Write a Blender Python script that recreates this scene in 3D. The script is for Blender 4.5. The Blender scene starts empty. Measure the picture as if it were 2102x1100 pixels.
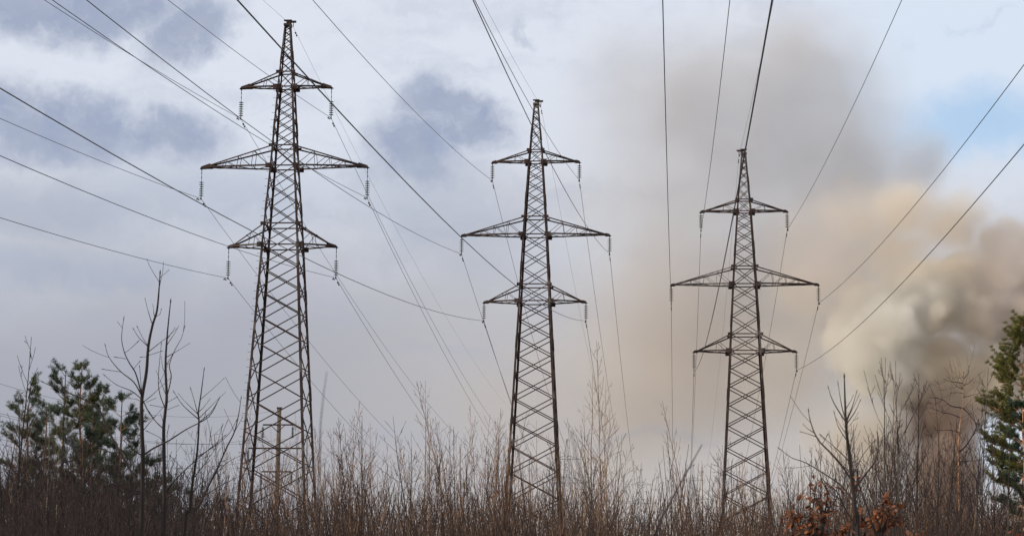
import bpy, math, random
from mathutils import Vector, Matrix, noise as mnoise
PI = math.pi
S = bpy.context.scene
COL = S.collection
# ---------------------------------------------------------------- camera, sky, sun, exposure
EYE = 1.6; F = 4600.0
YAW, PITCH, ROLL = 0.0734388, 0.1472847, 0.0075049
cd = bpy.data.cameras.new('camera'); cam = bpy.data.objects.new('camera', cd); COL.objects.link(cam)
cd.sensor_width = 36.0; cd.lens = 36.0 * F / 2102.0; cd.clip_start = 0.2; cd.clip_end = 20000
cam.location = (0, 0, EYE)
cam.matrix_world = (Matrix.Translation((0, 0, EYE)) @ Matrix.Rotation(YAW, 4, 'Z') @
                    Matrix.Rotation(PI / 2 + PITCH, 4, 'X') @ Matrix.Rotation(ROLL, 4, 'Z'))
cd.dof.use_dof = True; cd.dof.focus_distance = 118.0; cd.dof.aperture_fstop = 9.0
S.camera = cam
S.view_settings.view_transform = 'Standard'; S.view_settings.look = 'None'
S.view_settings.gamma = 1.0; S.view_settings.exposure = 0.0
S.cycles.use_denoising = True
S.cycles.max_bounces = 8; S.cycles.volume_bounces = 5; S.cycles.transparent_max_bounces = 24
S.cycles.volume_step_rate = 1.0; S.cycles.volume_max_steps = 128

SUN_EL, SUN_AZ = math.radians(21), math.radians(-104)     # azimuth from +Y towards +X (sun stands left, behind the camera)
sund = Vector((math.sin(SUN_AZ) * math.cos(SUN_EL), math.cos(SUN_AZ) * math.cos(SUN_EL), math.sin(SUN_EL)))
sl = bpy.data.lights.new('sun', 'SUN'); sl.energy = 3.0; sl.angle = math.radians(0.5); sl.color = (1.0, 0.84, 0.66)
so = bpy.data.objects.new('sun', sl); COL.objects.link(so); so.rotation_euler = sund.to_track_quat('Z', 'Y').to_euler()
so.location = sund * 300

class G:
    """tiny expression helper for node trees"""
    def __init__(s, nt): s.nt = nt; s.n = nt.nodes; s.l = nt.links
    def put(s, inp, v):
        if isinstance(v, bpy.types.NodeSocket): s.l.new(v, inp)
        else: inp.default_value = v
    def m(s, op, a, b=None, c=None, clamp=False):
        n = s.n.new('ShaderNodeMath'); n.operation = op; n.use_clamp = clamp
        for i, v in enumerate((a, b, c)):
            if v is not None: s.put(n.inputs[i], v)
        return n.outputs[0]
    def v(s, op, a, b=None, sc=None):
        n = s.n.new('ShaderNodeVectorMath'); n.operation = op
        s.put(n.inputs[0], a)
        if b is not None: s.put(n.inputs[1], b)
        if sc is not None: s.put(n.inputs['Scale'], sc)
        return n.outputs['Value'] if op in ('LENGTH', 'DOT_PRODUCT', 'DISTANCE') else n.outputs[0]
    def noise(s, vec, scale, detail=3.0, rough=0.5, dist=0.0, col=False):
        n = s.n.new('ShaderNodeTexNoise'); s.put(n.inputs['Vector'], vec)
        n.inputs['Scale'].default_value = scale; n.inputs['Detail'].default_value = detail
        n.inputs['Roughness'].default_value = rough; n.inputs['Distortion'].default_value = dist
        return n.outputs['Color'] if col else n.outputs[0]
    def rng(s, v, a, b, c=0.0, d=1.0, smooth=True):
        n = s.n.new('ShaderNodeMapRange'); n.interpolation_type = 'SMOOTHSTEP' if smooth else 'LINEAR'
        s.put(n.inputs[0], v)
        for i, q in enumerate((a, b, c, d)): s.put(n.inputs[i + 1], q)
        return n.outputs[0]
    def mix(s, f, a, b):
        n = s.n.new('ShaderNodeMix'); n.data_type = 'RGBA'
        s.put(n.inputs[0], f)
        s.put(n.inputs[6], a if not isinstance(a, tuple) else (*a[:3], 1)); s.put(n.inputs[7], b if not isinstance(b, tuple) else (*b[:3], 1))
        return n.outputs[2]
    def comb(s, x, y, z):
        n = s.n.new('ShaderNodeCombineXYZ')
        for i, q in enumerate((x, y, z)): s.put(n.inputs[i], q)
        return n.outputs[0]
    def sep(s, v):
        n = s.n.new('ShaderNodeSeparateXYZ'); s.put(n.inputs[0], v); return n.outputs
    def coord(s, which): return s.n.new('ShaderNodeTexCoord').outputs[which]

def lin(r, g, b):
    f = lambda c: (c / 255 / 12.92) if c <= 10 else ((c / 255 + 0.055) / 1.055) ** 2.4
    return (f(r), f(g), f(b))

W = bpy.data.worlds.new('World'); S.world = W; W.use_nodes = True
W.cycles.sampling_method = 'MANUAL'; W.cycles.sample_map_resolution = 512
nt = W.node_tree; nt.nodes.clear(); g = G(nt)
dirv = g.coord('Generated')
x, y, z = g.sep(dirv)
# sky coordinates in degrees: azimuth from the line's direction, elevation above the horizon
az = g.m('MULTIPLY', g.m('ARCTAN2', x, y), 57.29578)
el = g.m('MULTIPLY', g.m('ARCSINE', z), 57.29578)
def sky(px, py): return ((px - 1388) / 4600 * 57.3, (1235 - py) / 4600 * 57.3)
P = g.comb(az, el, 0.0)
w1 = g.v('SCALE', g.v('SUBTRACT', g.noise(P, 0.55, 6, 0.6, col=True), (0.5, 0.5, 0.5)), sc=1.7)
w2 = g.v('SCALE', g.v('SUBTRACT', g.noise(P, 2.2, 5, 0.6, col=True), (0.5, 0.5, 0.5)), sc=0.5)
Q = g.v('ADD', g.v('ADD', P, w1), w2)
def cloud(px, py, rx, ry, rot=0.0, soft=0.5, src=None):
    """soft-edged cloud centred at an azimuth and elevation"""
    cx, cy = sky(px, py); k = 57.3 / 4600
    d = g.v('SUBTRACT', src or Q, (cx, cy, 0.0))
    if rot:
        n = g.n.new('ShaderNodeVectorRotate'); n.rotation_type = 'Z_AXIS'; g.put(n.inputs['Vector'], d); n.inputs['Angle'].default_value = rot; d = n.outputs[0]
    d = g.v('MULTIPLY', d, (1 / (rx * k), 1 / (ry * k), 0.0))
    return g.rng(g.v('LENGTH', d), 1.0 + soft, 1.0 - soft)
def mx(*a):
    r = a[0]
    for b in a[1:]: r = g.m('MAXIMUM', r, b)
    return r
# pale overcast, brighter high up, greyer and warmer low down
big = g.noise(g.v('MULTIPLY', P, (0.5, 1.0, 1.0)), 0.22, 4, 0.5)
hi = g.rng(g.m('ADD', el, g.m('MULTIPLY', g.m('SUBTRACT', big, 0.5), 7.0)), 5.0, 13.5)
base = g.mix(hi, g.mix(g.rng(az, -14.0, 0.0), lin(172, 175, 186), lin(190, 188, 190)), lin(221, 227, 239))
low = g.rng(el, 8.0, 1.5)
base = g.mix(g.m('MULTIPLY', low, 0.9), base, g.mix(g.rng(az, -15.0, 0.0), lin(166, 168, 177), lin(196, 189, 184)))
stre = g.noise(g.v('MULTIPLY', Q, (0.25, 1.0, 1.0)), 0.9, 5, 0.6)
base = g.mix(g.m('MULTIPLY', g.rng(stre, 0.42, 0.75), 0.30), base, lin(168, 176, 196))
base = g.mix(g.m('MULTIPLY', g.m('MULTIPLY', g.rng(g.noise(Q, 0.7, 5, 0.55), 0.45, 0.75), hi), 0.3), base, lin(228, 232, 242))
# dark blue-grey cloud banks
dark = mx(cloud(120, 50, 270, 80, -0.05, 0.45), cloud(370, 95, 110, 60, -0.5, 0.55),
          cloud(90, 290, 230, 66, 0.05, 0.45), cloud(330, 300, 120, 45, 0.0, 0.6),
          cloud(930, 250, 125, 62, 0.35, 0.4), cloud(845, 310, 90, 70, 0.2, 0.6), g.m('MULTIPLY', cloud(1064, 80, 34, 11, 0.7, 0.8), .4))
dark = g.m('MULTIPLY', dark, g.rng(g.noise(Q, 1.1, 5, 0.6), 0.2, 0.55, 0.6, 1.0))
dk = g.mix(g.noise(Q, 1.0, 3, 0.5), lin(143, 160, 192), lin(175, 182, 199))
base = g.mix(g.m('MULTIPLY', dark, 0.95), base, dk)
soft2 = mx(cloud(60, 580, 260, 40, 0.0, 0.8), cloud(900, 450, 200, 100, 0.3, 0.9), cloud(420, 420, 260, 70, 0.0, 0.9), cloud(120, 450, 300, 50, 0.0, 0.9), cloud(1330, 905, 110, 9, 0.0, 0.8))
base = g.mix(g.m('MULTIPLY', soft2, 0.40), base, lin(158, 170, 192))
# clear sky seen through the gap on the right
sk = g.n.new('ShaderNodeTexSky'); sk.sky_type = 'NISHITA'; sk.sun_disc = False
sk.sun_elevation = SUN_EL; sk.sun_rotation = SUN_AZ
skyc = g.v('SCALE', sk.outputs[0], sc=0.15)
gap = mx(cloud(2010, 150, 300, 210, 0.2, 0.7), cloud(2010, 290, 190, 75, 0.0, 0.6), g.m('MULTIPLY', cloud(2070, 880, 130, 130, 0.0, 0.6), .75))
veil = g.mix(g.rng(g.noise(g.v('MULTIPLY', Q, (0.5, 1.3, 1)), 0.7, 5, 0.55), 0.0, 0.42), skyc, lin(216, 228, 244))
veil = g.mix(g.m('MULTIPLY', cloud(2010, 285, 200, 60, 0.0, 0.9), 0.8), veil, lin(168, 202, 236))
base = g.mix(gap, base, veil)
# under the horizon
base = g.mix(g.rng(el, 0.0, -2.0), base, (0.10, 0.085, 0.07))
bg = g.n.new('ShaderNodeBackground'); g.put(bg.inputs[0], base); bg.inputs[1].default_value = 1.0
wo = g.n.new('ShaderNodeOutputWorld'); g.l.new(bg.outputs[0], wo.inputs[0])

# ---------------------------------------------------------------- helpers
def tag(o, label=None, cat=None, group=None, kind=None):
    if label: o['label'] = label
    if cat: o['category'] = cat
    if group: o['group'] = group
    if kind: o['kind'] = kind
    return o
def empty(name, loc, rz=0.0):
    o = bpy.data.objects.new(name, None); o.empty_display_size = 0.3; COL.objects.link(o)
    o.location = loc; o.rotation_euler = (0, 0, rz); return o
class MB:
    def __init__(s): s.v = []; s.f = []
    def box(s, c, sx, sy, sz, M=None):
        i = len(s.v); c = Vector(c)
        for dx in (-.5, .5):
            for dy in (-.5, .5):
                for dz in (-.5, .5):
                    p = Vector((dx * sx, dy * sy, dz * sz)); s.v.append(c + (M @ p if M else p))
        s.f += [(i, i+1, i+3, i+2), (i+4, i+6, i+7, i+5), (i, i+4, i+5, i+1), (i+2, i+3, i+7, i+6), (i, i+2, i+6, i+4), (i+1, i+5, i+7, i+3)]
    def beam(s, p, q, w, t, up=(0, 0, 1)):
        """flat bar from p to q, w wide along 'up x axis', t thick"""
        p, q = Vector(p), Vector(q); a = q - p; L = a.length
        if L < 1e-6: return
        a.normalize(); u = Vector(up); b = a.cross(u)
        if b.length < 1e-3: b = a.cross(Vector((1, 0, 0)))
        b.normalize(); c = b.cross(a)
        M = Matrix((a, b, c)).transposed()
        s.box((p + q) / 2, L, t, w, M)
    def angle(s, p, q, w, t, d1, d2):
        """L-section: two flanges of width w along d1 and d2"""
        p, q = Vector(p), Vector(q); a = (q - p).normalized(); L = (q - p).length
        for d, e in ((Vector(d1), Vector(d2)), (Vector(d2), Vector(d1))):
            d = (d - a * a.dot(d)).normalized(); n = a.cross(d)
            M = Matrix((a, n, d)).transposed()
            s.box((p + q) / 2 + d * (w / 2), L, t, w, M)
    def tube(s, pts, rad, n=6, cap=True):
        i0 = len(s.v); prev = None; k = len(pts)
        for j, p in enumerate(pts):
            p = Vector(p)
            a = (Vector(pts[min(j+1, k-1)]) - Vector(pts[max(j-1, 0)]))
            if a.length < 1e-9: a = Vector((0, 0, 1))
            a.normalize()
            if prev is None:
                b = a.cross(Vector((0.31, 0.87, 0.13)))
                if b.length < 0.05: b = a.cross(Vector((1, 0, 0)))
            else: b = prev - a * prev.dot(a)
            b.normalize(); prev = b; c = a.cross(b); r = rad[j] if hasattr(rad, '__len__') else rad
            for m in range(n):
                t = 2 * PI * m / n; s.v.append(p + (b * math.cos(t) + c * math.sin(t)) * r)
        for j in range(k - 1):
            for m in range(n):
                A = i0 + j*n + m; B = i0 + j*n + (m+1) % n
                s.f.append((A, B, B + n, A + n))
        if cap:
            s.f.append(tuple(i0 + m for m in reversed(range(n)))); s.f.append(tuple(i0 + (k-1)*n + m for m in range(n)))
    def lathe(s, c, prof, n=10, axis=None):
        i0 = len(s.v); c = Vector(c)
        for r, z in prof:
            for m in range(n):
                t = 2*PI*m/n; p = Vector((r*math.cos(t), r*math.sin(t), z)); s.v.append(c + (axis @ p if axis else p))
        for j in range(len(prof)-1):
            for m in range(n):
                A = i0 + j*n + m; B = i0 + j*n + (m+1) % n; s.f.append((A, B, B+n, A+n))
    def mesh(s, name, mat, smooth=False):
        me = bpy.data.meshes.new(name); me.from_pydata([tuple(p) for p in s.v], [], s.f); me.update()
        if mat: me.materials.append(mat)
        if smooth: me.polygons.foreach_set('use_smooth', [True]*len(me.polygons))
        return me
    def build(s, name, mat, parent=None, smooth=False, loc=None):
        o = bpy.data.objects.new(name, s.mesh(name, mat, smooth)); COL.objects.link(o)
        if parent: o.parent = parent
        if loc is not None: o.location = loc
        return o
def copy_tree(o, parent=None):
    c = o.copy(); COL.objects.link(c); c.parent = parent
    for ch in list(o.children): copy_tree(ch, c)
    return c

def material(name, rough=0.8, metal=0.0):
    m = bpy.data.materials.new(name); m.use_nodes = True
    b = m.node_tree.nodes['Principled BSDF']; b.inputs['Roughness'].default_value = rough; b.inputs['Metallic'].default_value = metal
    return m, G(m.node_tree), b
def mat_noise(name, c1, c2, scale=4.0, rough=0.85, metal=0.0, c3=None, s3=None, t3=(0.6, 0.7), stretch=(1, 1, 1)):
    m, g, b = material(name, rough, metal)
    co = g.v('MULTIPLY', g.coord('Object'), stretch)
    c = g.mix(g.rng(g.noise(co, scale, 5, 0.6), 0.35, 0.65), c1, c2)
    if c3: c = g.mix(g.rng(g.noise(co, s3 or scale*0.4, 4, 0.6), *t3), c, c3)
    g.put(b.inputs['Base Color'], c); return m
M_STEEL = mat_noise('rusted_steel', (0.026, 0.015, 0.012), (0.072, 0.036, 0.025), 2.5, 0.75, 0.0, (0.17, 0.14, 0.12), 0.9, (0.56, 0.68))
M_STEEL_PALE = mat_noise('pale_mottled_steel', (0.05, 0.035, 0.03), (0.32, 0.28, 0.24), 5.0, 0.7)  # dark and pale mottling for a single crossarm
M_STEEL_FAR = mat_noise('hazed_grey_steel', (0.30, 0.30, 0.33), (0.38, 0.38, 0.40), 1.0, 0.6)  # grey steel, made paler in place of haze over the far pylons
M_GLASS_G = mat_noise('green_insulator_glass', (0.04, 0.09, 0.065), (0.15, 0.23, 0.17), 30, 0.15)
M_GLASS_B = mat_noise('grey_insulator_glass', (0.07, 0.06, 0.045), (0.24, 0.22, 0.17), 30, 0.18)
M_DARK = mat_noise('dark_fitting', (0.03, 0.03, 0.03), (0.06, 0.05, 0.05), 10, 0.5)
M_WIRE = mat_noise('weathered_aluminium_cable', (0.022, 0.022, 0.024), (0.04, 0.04, 0.042), 1.0, 0.45)
M_CONC = mat_noise('weathered_pole_concrete', (0.20, 0.16, 0.12), (0.32, 0.26, 0.20), 3.0, 0.9, 0.0, (0.12, 0.09, 0.07), 1.2, (0.5, 0.7), (3, 3, .4))

# ---------------------------------------------------------------- ground
def ground_z(x, y):
    z = -2.6 * math.exp(-((x - 3.9) / 9.0)**2 - ((y - 126) / 12.0)**2)
    z += 0.25 * mnoise.noise(Vector((x * .03, y * .03, 0)))
    z += 0.7 * math.exp(-((x + 8) / 7.0)**2 - ((y - 125) / 14)**2) * 0
    r = math.hypot(x, y)
    if r < 14: z *= (r / 14)**2
    return z - 0.02
gm = MB(); NX, NY = 90, 90
def warp(t, a, b): return a + (b - a) * t
xs = [math.copysign(abs(t)**2.6, t) * 4200 for t in [(-1 + 2*i/NX) for i in range(NX+1)]]
ys = [(-300 + (t * 900 if t < .5 else 450 + (t-.5)**2.2*4.6*4200)) for t in [i/NY for i in range(NY+1)]]
for yy in ys:
    for xx in xs: gm.v.append(Vector((xx, yy, ground_z(xx, yy))))
for j in range(NY):
    for i in range(NX):
        a = j*(NX+1)+i; gm.f.append((a, a+1, a+NX+2, a+NX+1))
M_GROUND = mat_noise('leaf_litter_and_dry_grass', (0.035, 0.024, 0.015), (0.10, 0.075, 0.045), 1.5, 1.0, 0, (0.05, 0.055, 0.025), 0.3)
tag(gm.build('ground', M_GROUND, None, True), 'dry leaf litter and grass under the thicket', None, None, 'structure')

# ---------------------------------------------------------------- lattice pylons
def interp(tab, z):
    for (z0, w0), (z1, w1_) in zip(tab, tab[1:]):
        if z <= z1: return w0 + (w1_ - w0) * (z - z0) / (z1 - z0)
    return tab[-1][1]
def pylon(loc, spec, label, mats, simple=False, group=None, rz=0.0, cap_side=1):
    tab, arms, tip, base, steps = spec['tab'], spec['arms'], spec['tip'], spec['base'], spec.get('steps', False)
    k = spec.get('k', 1.0); M0, MA = mats
    root = tag(empty('pylon', (loc[0], loc[1], base), rz), label, 'pylon', group)
    H = lambda z: z - base
    def corner(z, sx, sy): w = interp(tab, z) / 2; return Vector((sx*w, sy*w, H(z)))
    zt = tip - 0.35
    # four legs, L-sections
    for sx in (-1, 1):
        for sy in (-1, 1):
            lb = MB(); zz = [base - .3] + [a[0] for a in sorted(arms)] + [zt]
            for z0, z1 in zip(zz, zz[1:]):
                wl = (0.115 if z1 <= arms[0][0] + .1 else 0.09 if z1 <= arms[-1][0] + .1 else 0.06) * k
                p, q = corner(z0, sx, sy), corner(z1, sx, sy)
                lb.angle(p, q, wl, 0.016, (-sx, 0, 0), (0, -sy, 0))
                if not simple:      # splice plates at joints
                    n = max(1, int((z1 - z0) / 4.2))
                    for i in range(n):
                        c = p.lerp(q, (i + .5)/n); d = (q-p).normalized()*0.35
                        lb.angle(c - d + Vector((sx*.012, sy*.012, 0)), c + d + Vector((sx*.012, sy*.012, 0)), wl*1.02, 0.022, (-sx, 0, 0), (0, -sy, 0))
            lb.build('leg', M0, root)
    # bracing of each face: panels get lower towards the top
    levels = [base]; z = base
    arm_z = []
    for a in arms: arm_z += [a[0], a[0] + a[2]]
    stops = sorted(arm_z) + [zt]
    zc = base
    for st in stops:
        span = st - zc
        rr = spec.get('rat', 0.53) if st <= arms[0][0] + .01 else 0.66 if st <= arms[-1][0]+.01 else 0.85
        if st - zc > .3:
            seq = [zc]; q = zc
            while q < st: q += rr * interp(tab, q) * (1.0 if rr > .6 else (1.0 + .0 * q)); seq.append(q)
            sc = (st - zc) / (seq[-1] - zc) if (seq[-1]-st) < (st - seq[-2]) else (st - zc) / (seq[-2] - zc)
            if (seq[-1]-st) >= (st - seq[-2]): seq = seq[:-1]
            levels += [zc + (s_ - zc) * sc for s_ in seq[1:]]
        zc = st
    levels = sorted(set(round(l, 4) for l in levels))
    bw = 0.048 * k
    faces = [('x', -1), ('x', 1), ('y', -1), ('y', 1)]
    for ax, sg in faces:
        fb = MB(); lv = levels
        if ax == 'x' and not simple:    # side faces have their nodes half a panel off
            lv = [levels[0]] + [(a+b)/2 for a, b in zip(levels, levels[1:])] + [levels[-1]]
        for z0, z1 in zip(lv, lv[1:]):
            if ax == 'y': c = lambda z, t: corner(z, t, sg) + Vector((0, -sg*.012, 0))
            else: c = lambda z, t: corner(z, sg, t) + Vector((-sg*.012, 0, 0))
            nrm = (0, sg, 0) if ax == 'y' else (sg, 0, 0)
            bwz = bw * (1.15 if z0 < arms[0][0] else 0.95 if z0 < arms[-1][0] else 0.75)
            for (ta, tb, off) in ((-1, 1, 0.0), (1, -1, 0.03)):
                p, q = c(z0, ta), c(z1, tb); o = Vector(nrm) * -off
                fb.beam(p + o, q + o, bwz, 0.012, (0, 0, 1)); 
                if not simple: fb.beam(p + o - Vector(nrm)*.02 , q + o - Vector(nrm)*.02, 0.012, bwz*.7, (0, 0, 1))
        for zr in arm_z + [zt]:
            if ax == 'y': p, q = corner(zr, -1, sg), corner(zr, 1, sg)
            else: p, q = corner(zr, sg, -1), corner(zr, sg, 1)
            fb.beam(p, q, bw*1.3, bw*1.0)
        fb.build('bracing', M0, root)
    # plates in the arm joints
    if not simple:
        for a in arms:
            for zz, sz in ((a[0], .34), (a[0]+a[2], .2)):
                for sx in (-1, 1):
                    for sy in (-1, 1):
                        gb = MB(); c = corner(zz, sx, sy); gb.box(c + Vector((sx*.05, sy*.02, 0)), sz, .02, sz*.75)
                        gb.box(c + Vector((sx*.02, -sy*.06, 0)), .02, sz*.7, sz*.7); gb.build('gusset_plate', M0, root)
    # crossarms
    tips = {}
    for ai, (za, half, rise, nv) in enumerate(arms):
        for sx in (-1, 1):
            ab = MB(); hl = half[0] if sx < 0 else half[1]
            tipc = Vector((sx*hl, 0, H(za) + .02)); tw = .09
            cb = .07*k
            for sy in (-1, 1):
                b0 = corner(za, sx, sy); t0 = corner(za+rise, sx, sy); e = tipc + Vector((-sx*.1, sy*tw, 0)); e2 = tipc + Vector((-sx*.25, sy*tw, .06))
                ab.angle(b0, e, cb, .014, (0, -sy, 0), (0, 0, 1)); ab.angle(t0, e2, cb*.85, .014, (0, -sy, 0), (0, 0, -1))
                for i in range(1, nv+1):
                    f = i / (nv + 1.0)
                    f = f * (0.86 if nv > 1 else 0.8) + (0.06 if nv > 1 else .0)
                    pb, pt = b0.lerp(e, f), t0.lerp(e2, f)
                    ab.beam(pb, pt, cb*.6, .02, (0, 1, 0))
                    f0 = 0 if i == 1 else ((i-1)/(nv+1.0)) * (0.86 if nv > 1 else 0.8) + (0.06 if nv > 1 else .0)
                    ab.beam(b0.lerp(e, f0), pt, cb*.6, .02, (0, 1, 0))
            # plan bracing between the two bottom chords, ties between the top chords
            bl = [corner(za, sx, -1), corner(za, sx, 1)]; el_ = [tipc + Vector((-sx*.1, -tw, 0)), tipc + Vector((-sx*.1, tw, 0))]
            tl = [corner(za+rise, sx, -1), corner(za+rise, sx, 1)]
            n = nv + 1
            for i in range(n):
                f0, f1 = i/n, (i+1)/n
                if simple: break
                ab.beam(bl[i % 2].lerp(el_[i % 2], f0), bl[(i+1) % 2].lerp(el_[(i+1) % 2], f1*.97), cb*.5, .02, (0, 0, 1))
                if i: ab.beam(bl[0].lerp(el_[0], f0), bl[1].lerp(el_[1], f0), cb*.5, .02); ab.beam(tl[0].lerp(el_[0], f0), tl[1].lerp(el_[1], f0), cb*.5, .02)
            mat = MA if (spec.get('pale') == (ai, sx)) else M0
            a_ob = ab.build('crossarm', mat, root)
            if mat is MA and MA is not M0: a_ob['label'] = 'crossarm of pale mottled steel'
            if not simple:
                pb = MB(); L_ = .5 * spec.get('plate', 1.0)
                for sy in (-1, 1):
                    i = len(pb.v)
                    for q in ((0, -.05), (-L_, -.05), (-L_*.8, .16*spec.get('plate', 1.0)), (-.06, .05)):
                        for t in (tw + .02, tw + .034): pb.v.append(tipc + Vector((sx*q[0], sy*t, q[1])))
                    pb.f += [(i, i+2, i+4, i+6), (i+1, i+7, i+5, i+3), (i, i+1, i+3, i+2), (i+2, i+3, i+5, i+4), (i+4, i+5, i+7, i+6), (i+6, i+7, i+1, i)]
                pb.box(tipc + Vector((-sx*.12, 0, -.055)), .3, .2, .02)
                pb.build('tip_plate', M0, a_ob)
            tips[(ai, sx)] = Vector(loc).to_3d() * 0 + Vector((loc[0] + sx*(hl-.06), loc[1], za - .06))
    # cap with the earth-wire bracket
    cb_ = MB(); wt = interp(tab, zt)/2
    cb_.box((0, 0, H(zt)+.02), wt*2+.08, wt*2+.08, .12); cb_.box((cap_side*(wt+.02), 0, H(tip)-.16), .20+wt*2, .12, .09)
    cb_.beam((-cap_side*wt, 0, H(zt)-.02), (cap_side*(wt+.14), 0, H(tip)-.14), .05, .1)
    cb_.box((0, 0, H(tip)-.09), wt*2+.1, .2, .05); cb_.box((cap_side*(wt+.13), 0, H(tip)-.3), .03, .03, .24)
    cb_.build('peak_cap', M0, root)
    tips['G'] = Vector((loc[0] + cap_side*(wt+.13), loc[1], tip - .44))
    if steps:
        z = base + 2.2
        i = 0
        while z < arms[-1][0]:
            c = corner(z, -1, -1); sb = MB(); sb.tube([c, c + Vector((-.15, 0, 0)), c + Vector((-.15, 0, .035))], .009, 4); z += .38; sb.build('step_bolt', M_DARK, root)
    return root, tips

TAB1 = [(-.3, 4.12), (0, 4.1), (19.0, 1.86), (23.04, 1.29), (27.13, 0.80), (30.5, 0.28)]
SP1 = dict(tab=TAB1, arms=[(19.0, (2.80, 2.76), 1.08, 1), (23.04, (4.28, 4.26), 1.05, 3), (27.13, (2.36, 2.36), 0.78, 1)], tip=30.72, base=0.0, steps=True, plate=1.25)
def spec2(dz, halves, **kw):
    d = dict(tab=[(z + dz, w) for z, w in [(-.5, 3.78), (0, 3.72), (18.23, 1.77), (22.04, 1.38), (26.26, 0.84), (29.7, 0.26)]],
             arms=[(18.23+dz, halves[0], .95, 1), (22.04+dz, halves[1], 1.02, 3), (26.26+dz, halves[2], .68, 1)], tip=29.98+dz, base=0.0+dz)
    d.update(kw); return d
P1, P2, P3 = (-19.56, 109.6), (-7.88, 125.06), (3.94, 126.75)
pyl1, t1 = pylon(P1, SP1, 'tallest rusty lattice pylon at left with long rod-hung insulators', (M_STEEL, M_STEEL))
pyl2, t2 = pylon(P2, spec2(0.0, ((2.95, 2.93), (4.26, 4.26), (2.54, 2.54)), plate=.7), 'rusty lattice pylon in the middle of the three, against grey cloud', (M_STEEL, M_STEEL))
pyl3, t3 = pylon(P3, spec2(-2.62, ((2.95, 2.93), (4.22, 4.22), (2.52, 2.50)), plate=.6, pale=(1, -1), k=.97), 'lowest standing lattice pylon at right, in front of the smoke', (M_STEEL, M_STEEL_PALE), cap_side=-1)
# the next pylons of the three lines, far off
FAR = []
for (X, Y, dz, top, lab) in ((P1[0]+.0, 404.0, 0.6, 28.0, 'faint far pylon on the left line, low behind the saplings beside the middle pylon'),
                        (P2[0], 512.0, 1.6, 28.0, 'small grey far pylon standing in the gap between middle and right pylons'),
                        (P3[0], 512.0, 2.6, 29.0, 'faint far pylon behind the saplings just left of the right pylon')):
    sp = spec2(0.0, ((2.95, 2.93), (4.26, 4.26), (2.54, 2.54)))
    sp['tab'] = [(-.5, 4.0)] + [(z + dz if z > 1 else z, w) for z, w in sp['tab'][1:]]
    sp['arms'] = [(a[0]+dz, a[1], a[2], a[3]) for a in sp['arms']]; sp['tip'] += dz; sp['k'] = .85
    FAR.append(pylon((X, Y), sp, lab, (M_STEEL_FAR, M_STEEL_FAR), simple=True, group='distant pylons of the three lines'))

# ---------------------------------------------------------------- insulator strings
SIDE = {-1: 'left', 1: 'right'}; LV = ['lowest', 'middle', 'top']
def insulator(rod, n, pitch, mat):
    r = empty('insulator_string', (0, 0, 0))
    h = MB(); h.tube([(0, 0, .06), (0, 0, -rod)], .014, 6)
    h.box((0, 0, -.02), .05, .05, .1)
    if rod > .3:
        for q in (.2, .45): h.box((0, 0, -rod*q*1.5), .035, .05, .09)
    h.build('hanger', M_DARK, r)
    for i in range(n):
        z = -rod - i*pitch; d = MB()
        d.lathe((0, 0, z), [(.012, 0), (.032, -.005), (.034, -.035), (.118, -.052), (.12, -.062), (.07, -.064), (.018, -.062), (.012, -pitch)], 12)
        o = d.build('glass_disc', mat, r, True)
    c = MB(); zc = -rod - n*pitch
    c.box((0, 0, zc - .05), .04, .05, .12); c.tube([(0, -.16, zc - .10), (0, -.08, zc - .125), (0, .08, zc-.125), (0, .16, zc - .10)], [.022, .035, .035, .022], 6)
    c.build('clamp', M_DARK, r)
    return r, -zc + .12
kinds = {1: insulator(.62, 7, .112, M_GLASS_G), 2: insulator(.10, 7, .110, M_GLASS_B)}
used = set(); HANG = {}
for pi, (tips, kd, who) in enumerate(((t1, 1, 'tall left pylon'), (t2, 2, 'middle pylon'), (t3, 2, 'right pylon'))):
    for ai in range(3):
        for sx in (-1, 1):
            src, L = kinds[kd]
            o = src if kd not in used else copy_tree(src); used.add(kd)
            o.location = tips[(ai, sx)]
            tag(o, ('green' if kd == 1 else 'grey') + ' insulator string at the %s end of the %s crossarm of the %s' % (SIDE[sx], LV[ai], who), 'insulator', 'insulator strings on the pylons')
            HANG[(pi, ai, sx)] = tips[(ai, sx)] + Vector((0, 0, -L + .02))

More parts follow.
